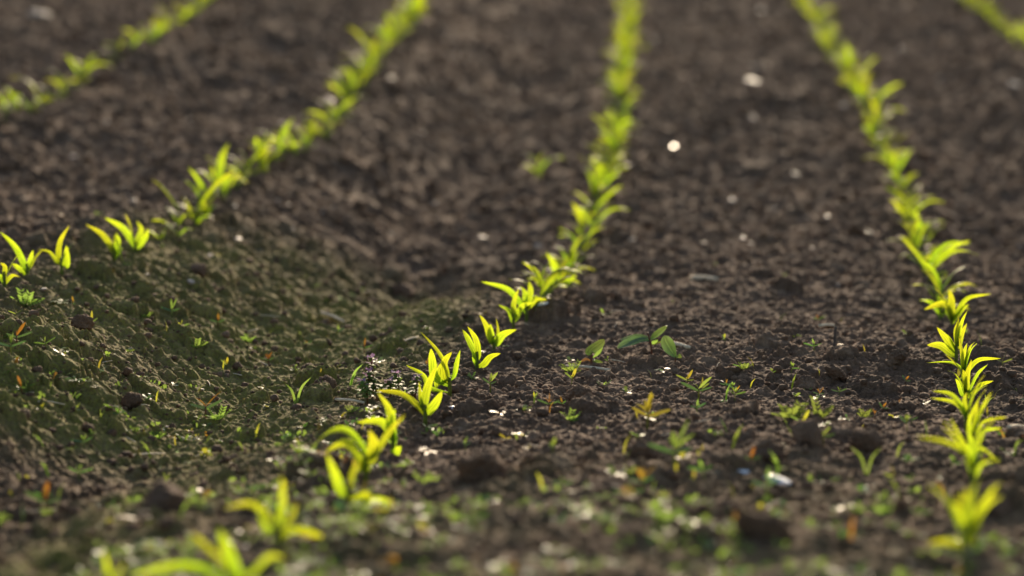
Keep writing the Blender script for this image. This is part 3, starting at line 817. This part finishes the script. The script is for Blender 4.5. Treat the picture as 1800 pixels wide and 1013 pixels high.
broad_weed(1186, 645, [([(1188, 637), (1178, 622), (1170, 608), (1167, 597)], 23, -.005, 8, M_PALE), ([(1186, 640), (1192, 634), (1198, 640)], 8, .01, 30, M_PALE)],
           [(1187, 641), (1188, 636)], "single hanging oval green leaf beside the level-leaved weed")
# purple flowering dead-nettle at the foot of the middle row
X, Y, Z = place(655, 705); t = empty("flowering_weed", (X, Y, Z), "low weed with dusty purple flower heads beside the middle row", "weed")
t.scale = (1.35,) * 3
rr = random.Random(5)
for k in range(7):
    a = Vector((rr.uniform(-.012, .05), rr.uniform(-.03, .03), 0)); top = a + Vector((rr.uniform(-.01, .01), rr.uniform(-.01, .01), rr.uniform(.018, .036)))
    if k == 0: a = Vector((0, 0, 0)); top = Vector((-.002, 0, .046))
    mb = MB(); tube(mb, [a + Vector((0, 0, -.006)), (a + top) / 2 + Vector((.002, 0, 0)), top], .0011, .0008, 5, 5)
    st = link_mesh("stem", mb.mesh("stem"), t, M_RED)
    mb = MB()
    for lv in range(5):
        zz = a.lerp(top, .3 + .17 * lv)
        for q in range(4):
            az = q * math.pi / 2 + lv * .8; l = rr.uniform(.007, .011) * (1.2 - .12 * lv)
            d = Vector((math.cos(az), math.sin(az), .25 - .1 * lv))
            blade(mb, [zz, zz + d * l * .5, zz + d * l + Vector((0, 0, -.003))], l * .7, (-math.sin(az), math.cos(az), 0), 5, .2, .8, .3, .4, 0, 0, .08, 2, rr)
    link_mesh("foliage", mb.mesh("foliage"), st, M_GREEN)
    mb = MB()
    for q in range(9):
        az = rr.uniform(0, 6.3); zz = a.lerp(top, rr.uniform(.75, 1.02)); d = Vector((math.cos(az), math.sin(az), rr.uniform(.2, .9)))
        blade(mb, [zz, zz + d * .003, zz + d * .0065 + Vector((0, 0, -.001))], .004, (-math.sin(az), math.cos(az), 0), 4, .3, 1, .4, .6, 0, 0, .1, 2, rr)
    link_mesh("flower", mb.mesh("flower"), st, M_FLOWER)
# lone blurred plant between the rows, farther out
X, Y, Z = place(945, 318)
copy_thing(PROTO[2], (X, Y, Z), .4, .95, "lone blurred green seedling standing apart between left and middle rows", "strays between the rows")

# ground cover: countless tiny leaves in patches over the nearer soil
def ground_cover():
    rr = random.Random(99); mb = MB(); n = 0
    while n < 1300:
        Y = 2.2 + 2.6 * rr.random() ** 1.25; X = rr.uniform(-1, 1) * (half_w(Y))
        u = X - float(row_x(Y))
        dens = 0.80 * float(sstep(3.45, 2.55, Y)) + 0.035
        if u < -.05: dens += 0.10 * float(sstep(3.9, 3.3, Y))
        dens *= 1.25 if u < -.05 else (0.34 if u > .12 else .75)
        p = float(fbm(np.array([X]), np.array([Y]), 5.5, 3, 91)[0])
        dens *= max(0.02, min(1.5, 0.35 + 2.0 * p))
        if rr.random() > dens: continue
        n += 1
        Z = ground_z(X, Y)
        mi = rr.choices([0, 1, 2, 3, 4], [70, 11, 3, 4, 12])[0]
        k = rr.randint(4, 9); R0 = rr.uniform(.005, .014)
        for q in range(k):
            az = rr.uniform(0, 6.3); e = rr.uniform(.15, 1.25); l = rr.uniform(.5, 1.15) * R0
            c = Vector((X + rr.gauss(0, .004), Y + rr.gauss(0, .006), Z + .001))
            d = Vector((math.cos(az) * math.cos(e), math.sin(az) * math.cos(e), math.sin(e)))
            if mi == 1:
                nh = Vector((.17 + rr.gauss(0, .32), -.08 + rr.gauss(0, .32), .97)).normalized()
                d = (Vector((math.cos(az), math.sin(az), 0)) - nh * nh.dot(Vector((math.cos(az), math.sin(az), 0)))).normalized(); sd = nh.cross(d); c = c + Vector((0, 0, .003 + .004 * rr.random()))
                blade(mb, [c, c + d * l * .5, c + d * l], l * rr.uniform(.3, .55), sd, 4, .06, 1., .2, .65, 0, mi, .02, 2, rr)
                continue
            blade(mb, [c, c + d * l * .55, c + d * l + Vector((0, 0, -.18 * l))], l * rr.uniform(.28, .6), (-math.sin(az), math.cos(az), rr.uniform(-.3, .3)), 4, .2, 1., .2, .65, 0, mi, .05, 2, rr)
    me = mb.mesh("weed_ground_cover")
    o = link_mesh("weed_ground_cover", me, None, None)
    for m in (M_GREEN, M_GLOSS, M_ORANGE, M_YELLOW, M_BLUE): me.materials.append(m)
    tag(o, "tiny green weeds carpeting the nearest soil in loose patches", "ground cover", None, "stuff")
ground_cover()

# ------------------------------------------------------------------ clods, stones, straw
CL = [lump_mesh("soil_clod", 1.0, 700 + k, 5, (1, .95, .75), .34) for k in range(6)]
for me in CL: me.materials.append(M_SOIL)
def clod(px, py, wpx, label, k):
    X, Y, Z = place(px, py); sc = FPX / Y
    o = bpy.data.objects.new("soil_clod", CL[k % 6]); COL.objects.link(o)
    r = wpx / sc / 2
    o.location = (X, Y, Z + r * (0.4 if wpx < 70 else 0.15)); o.scale = (r, r, r * (1.0 if wpx < 70 else .85)); o.rotation_euler = (random.uniform(-.4, .4), random.uniform(-.4, .4), random.uniform(0, 6.3))
    tag(o, label, "clod", "large clods on the soil surface")
for k, c in enumerate([
 (1418, 688, 46, "round clod in mid-soil, left of two level round clods"), (1468, 672, 38, "smaller round clod just right of its larger twin"),
 (1020, 705, 44, "rough clod below the fallen straw stalk"), (1340, 808, 84, "big flat-topped dark clod with a sprout on it"),
 (1420, 790, 66, "largest dark clod of the pair in the lower right middle"), (1525, 800, 58, "dark clod left of the long maize leaf"),
 (575, 690, 46, "angular clod on the greenish track edge left of the flowers"), (1345, 945, 110, "long dark clod blurred at the bottom"),
 (850, 850, 110, "big blurred mound-like clod in the lower centre"), (1130, 805, 60, "low clod under the mat-like weed"),
 (350, 500, 36, "squarish clod on the bank crest"), (145, 595, 40, "blocky clod halfway down the bank"),
 (1575, 640, 40, "upright clod with a mossy top near the right row"), (1755, 905, 70, "shadowed clod at the foot of the right row"),
 (1265, 905, 70, "blurred rounded clod right of lower centre"), (710, 525, 44, "blurred clod in the hollow behind the headland"),
 (1505, 418, 40, "blurred dark clod far up the right soil strip"), (290, 905, 95, "dark clod in the lower left track"), (230, 715, 44, "olive clod at the foot of the bank")]):
    clod(*c, k)

def crumbs():
    """loose crumbs of earth lying on the sheet, one mass nobody could count"""
    g = np.random.default_rng(5)
    base = []
    for k in range(5):
        a = lump_mesh("tmp", 1.0, 40 + k, 2, (1, .95, .8), .45); co = np.zeros(len(a.vertices) * 3); a.vertices.foreach_get("co", co)
        fi = np.zeros(len(a.polygons) * 3, int); a.polygons.foreach_get("vertices", fi)
        base.append((co.reshape(-1, 3), fi.reshape(-1, 3))); bpy.data.meshes.remove(a)
    V = []; F = []; o = 0
    for k in range(30000):
        far = k >= 17000
        Y = 2.3 + 3.3 * g.random() if not far else math.sqrt(5.2 ** 2 + g.random() * (11.6 ** 2 - 5.2 ** 2)); X = (g.random() * 2 - 1) * float(half_w(Y)) * .95
        r = (0.0045 if far else 0.0015) * (1 - g.random()) ** -0.45; r = min(r, .016 if far else .009)
        co, fi = base[k % 5]; q = g.random() * 6.3; c, s_ = math.cos(q), math.sin(q)
        p = co @ np.array([[c, s_, 0], [-s_, c, 0], [0, 0, 1]]) * r + np.array([X, Y, ground_z(X, Y) + r * .35])
        V.append(p); F.append(fi + o); o += len(p)
    V = np.concatenate(V); F = np.concatenate(F)
    me = bpy.data.meshes.new("soil_crumbs"); me.vertices.add(len(V)); me.vertices.foreach_set("co", V.astype(np.float32).ravel())
    me.loops.add(F.size); me.loops.foreach_set("vertex_index", F.ravel().astype(np.int32))
    me.polygons.add(len(F)); me.polygons.foreach_set("loop_start", (np.arange(len(F)) * 3).astype(np.int32))
    me.polygons.foreach_set("use_smooth", np.ones(len(F), bool)); me.update(calc_edges=True)
    tag(link_mesh("soil_crumbs", me, None, M_SOIL), "loose dark crumbs of earth strewn over the soil", "soil crumbs", None, "stuff")
crumbs()

PB = [lump_mesh("pebble", 1.0, 800 + k, 3, (1.2, .9, .65), .2) for k in range(4)]
for me in PB:
    flat_top(me, .32); me.materials.append(M_PEBBLE)
def pebble(px, py, r, label, mesh=None, name="pebble", group="pale pebbles on the soil"):
    X, Y, Z = place(px, py)
    o = bpy.data.objects.new(name, mesh or random.choice(PB)); COL.objects.link(o)
    o.location = (X, Y, Z + r * .35); o.scale = (r, r, r); o.rotation_euler = (random.uniform(-.2, .3), random.uniform(-.25, .25), random.uniform(-.5, .5))
    tag(o, label, "pebble", group)
for x, y, r, lb in [
 (70, 32, .030, "pale blurred stone near the top left corner"), (684, 142, .016, "bright blurred pebble right of the left row's upper part"),
 (1322, 150, .022, "largest pale blurred stone between middle and right rows"), (1330, 125, .016, "smaller pale stone touching the largest one"),
 (1323, 209, .015, "single pale pebble below the two touching stones"), (1782, 155, .016, "pale blurred pebble at the upper right edge"),
 (1185, 265, .015, "pinkish blurred stone right of the middle row"), (1483, 190, .013, "dim pale pebble left of the right row's upper part"),
 (1338, 22, .016, "dim pale stone at the top edge between two rows"), (578, 180, .011, "glinting pebble lodged in the left row's leaves"),
 (1525, 412, .009, "pale pebble left of the right row halfway up"), (1424, 443, .009, "white pebble on the right soil strip, left of the row"),
 (848, 425, .009, "white pebble left of the middle row"), (945, 437, .010, "pinkish pebble touching the middle row"),
 (1288, 360, .009, "dim pebble far right of the middle row"), (1400, 318, .010, "dim pebble high on the right soil strip"),
 (762, 360, .008, "faint pebble in the left soil strip"), (127, 275, .009, "small pale pebble in the upper left field"),
 (188, 220, .009, "faint pebble under the top left row"), (838, 355, .009, "faint pebble between left and middle rows"),
 (5, 298, .009, "white pebble cut by the left edge"), (1065, 485, .006, "pale pebble beside the middle row's bend"),
 (1710, 420, .008, "faint pebble right of the right row")]:
    pebble(x, y, r, lb)
for k in range(95):
    px, py = random.uniform(-40, 1840), random.uniform(5, 540)
    pebble(px, py, random.uniform(.003, .0075) * (1.25 if py < 250 else 1), "tiny pale pebble glinting on the blurred bare soil")
for k in range(22):
    pebble(random.uniform(-40, 1840), random.uniform(560, 1005), random.uniform(.0018, .0038), "tiny glinting grit stone on the nearer soil")
WH = lump_mesh("white_flint", 1.0, 900, 3, (1.9, .8, .55), .18); flat_top(WH, .3); WH.materials.append(M_WHITE)
pebble(1370, 857, .0095, "bright white flint among weeds in the lower right", WH, "white_flint", None)
pebble(1308, 828, .005, "small white flint beside an orange seedling", WH, "white_flint", None)
pebble(955, 562, .006, "pale flint lying behind the focused middle-row maize", WH, "white_flint", None)
pebble(798, 722, .006, "pale flint at the right foot of the middle row", WH, "white_flint", None)

def straw(p0, p1, wpx, label, mat=M_STRAW, name="straw_stalk", lift=.004, up=None):
    X, Y, Z = place(*p0); X1, Y1, Z1 = place(*p1); sc = FPX / Y
    if up: X1, Y1, Z1 = X + (p1[0] - p0[0]) / sc, Y + .005, Z + (p0[1] - p1[1]) / sc
    mb = MB(); a = Vector((0, 0, lift if not up else -.006)); b = Vector((X1 - X, Y1 - Y, Z1 - Z + lift))
    m = (a + b) / 2 + Vector((0, 0, .0015))
    tube(mb, [a, m, b], wpx / sc / 2, wpx / sc / 2 * .75, 8, 8)
    o = link_mesh(name, mb.mesh(name), None, mat); o.location = (X, Y, Z)
    tag(o, label, "twig" if mat is M_TWIG else "straw", None)
straw((995, 648), (1072, 656), 7, "pale cut straw stalk lying below the raised-leaf weed")
straw((1165, 608), (1212, 618), 9, "whitish straw piece behind the hanging oval leaf")
straw((565, 566), (605, 573), 6, "short pale straw at the edge of the wheel track")
straw((705, 612), (735, 600), 4, "thin straw left of the focused middle-row maize")
straw((1440, 582), (1466, 580), 6, "short blurred straw beside the standing twig")
straw((1475, 612), (1490, 622), 8, "small pale husk right of the standing twig")
straw((1466, 615), (1469, 575), 6, "dark twig standing upright in the right soil strip", M_TWIG, "twig", .0, True)
straw((222, 808), (290, 800), 4, "long thin straw lying across the greenish track")
straw((1215, 492), (1260, 500), 9, "blurred pale straw bits between middle and right rows")
straw((590, 712), (640, 716), 6, "pale straw in front of the purple flowering weed")
straw((1772, 768), (1800, 752), 8, "pale dry leaf stalk at the right edge on a clod")

# short broken straw bits lying about
SB = []
for k in range(5):
    mb = MB(); l = random.uniform(.010, .022)
    tube(mb, [(-l, 0, 0), (0, random.uniform(-.002, .002), .001), (l, 0, 0)], .0009, .0006, 5, 6); SB.append(mb.mesh("straw_bit")); SB[-1].materials.append(M_STRAW)
for k in range(46):
    px, py = random.uniform(-30, 1830), 430 + 560 * random.random()
    X, Y, Z = place(px, py)
    o = bpy.data.objects.new("straw_bit", SB[k % 5]); COL.objects.link(o)
    o.location = (X, Y, Z + .002); o.rotation_euler = (0, random.uniform(-.25, .25), random.uniform(0, 6.3)); o.scale = (random.uniform(.6, 1.2),) * 3
    tag(o, "tiny broken straw bit lying loose on the soil", "straw", "broken straw bits on the soil")
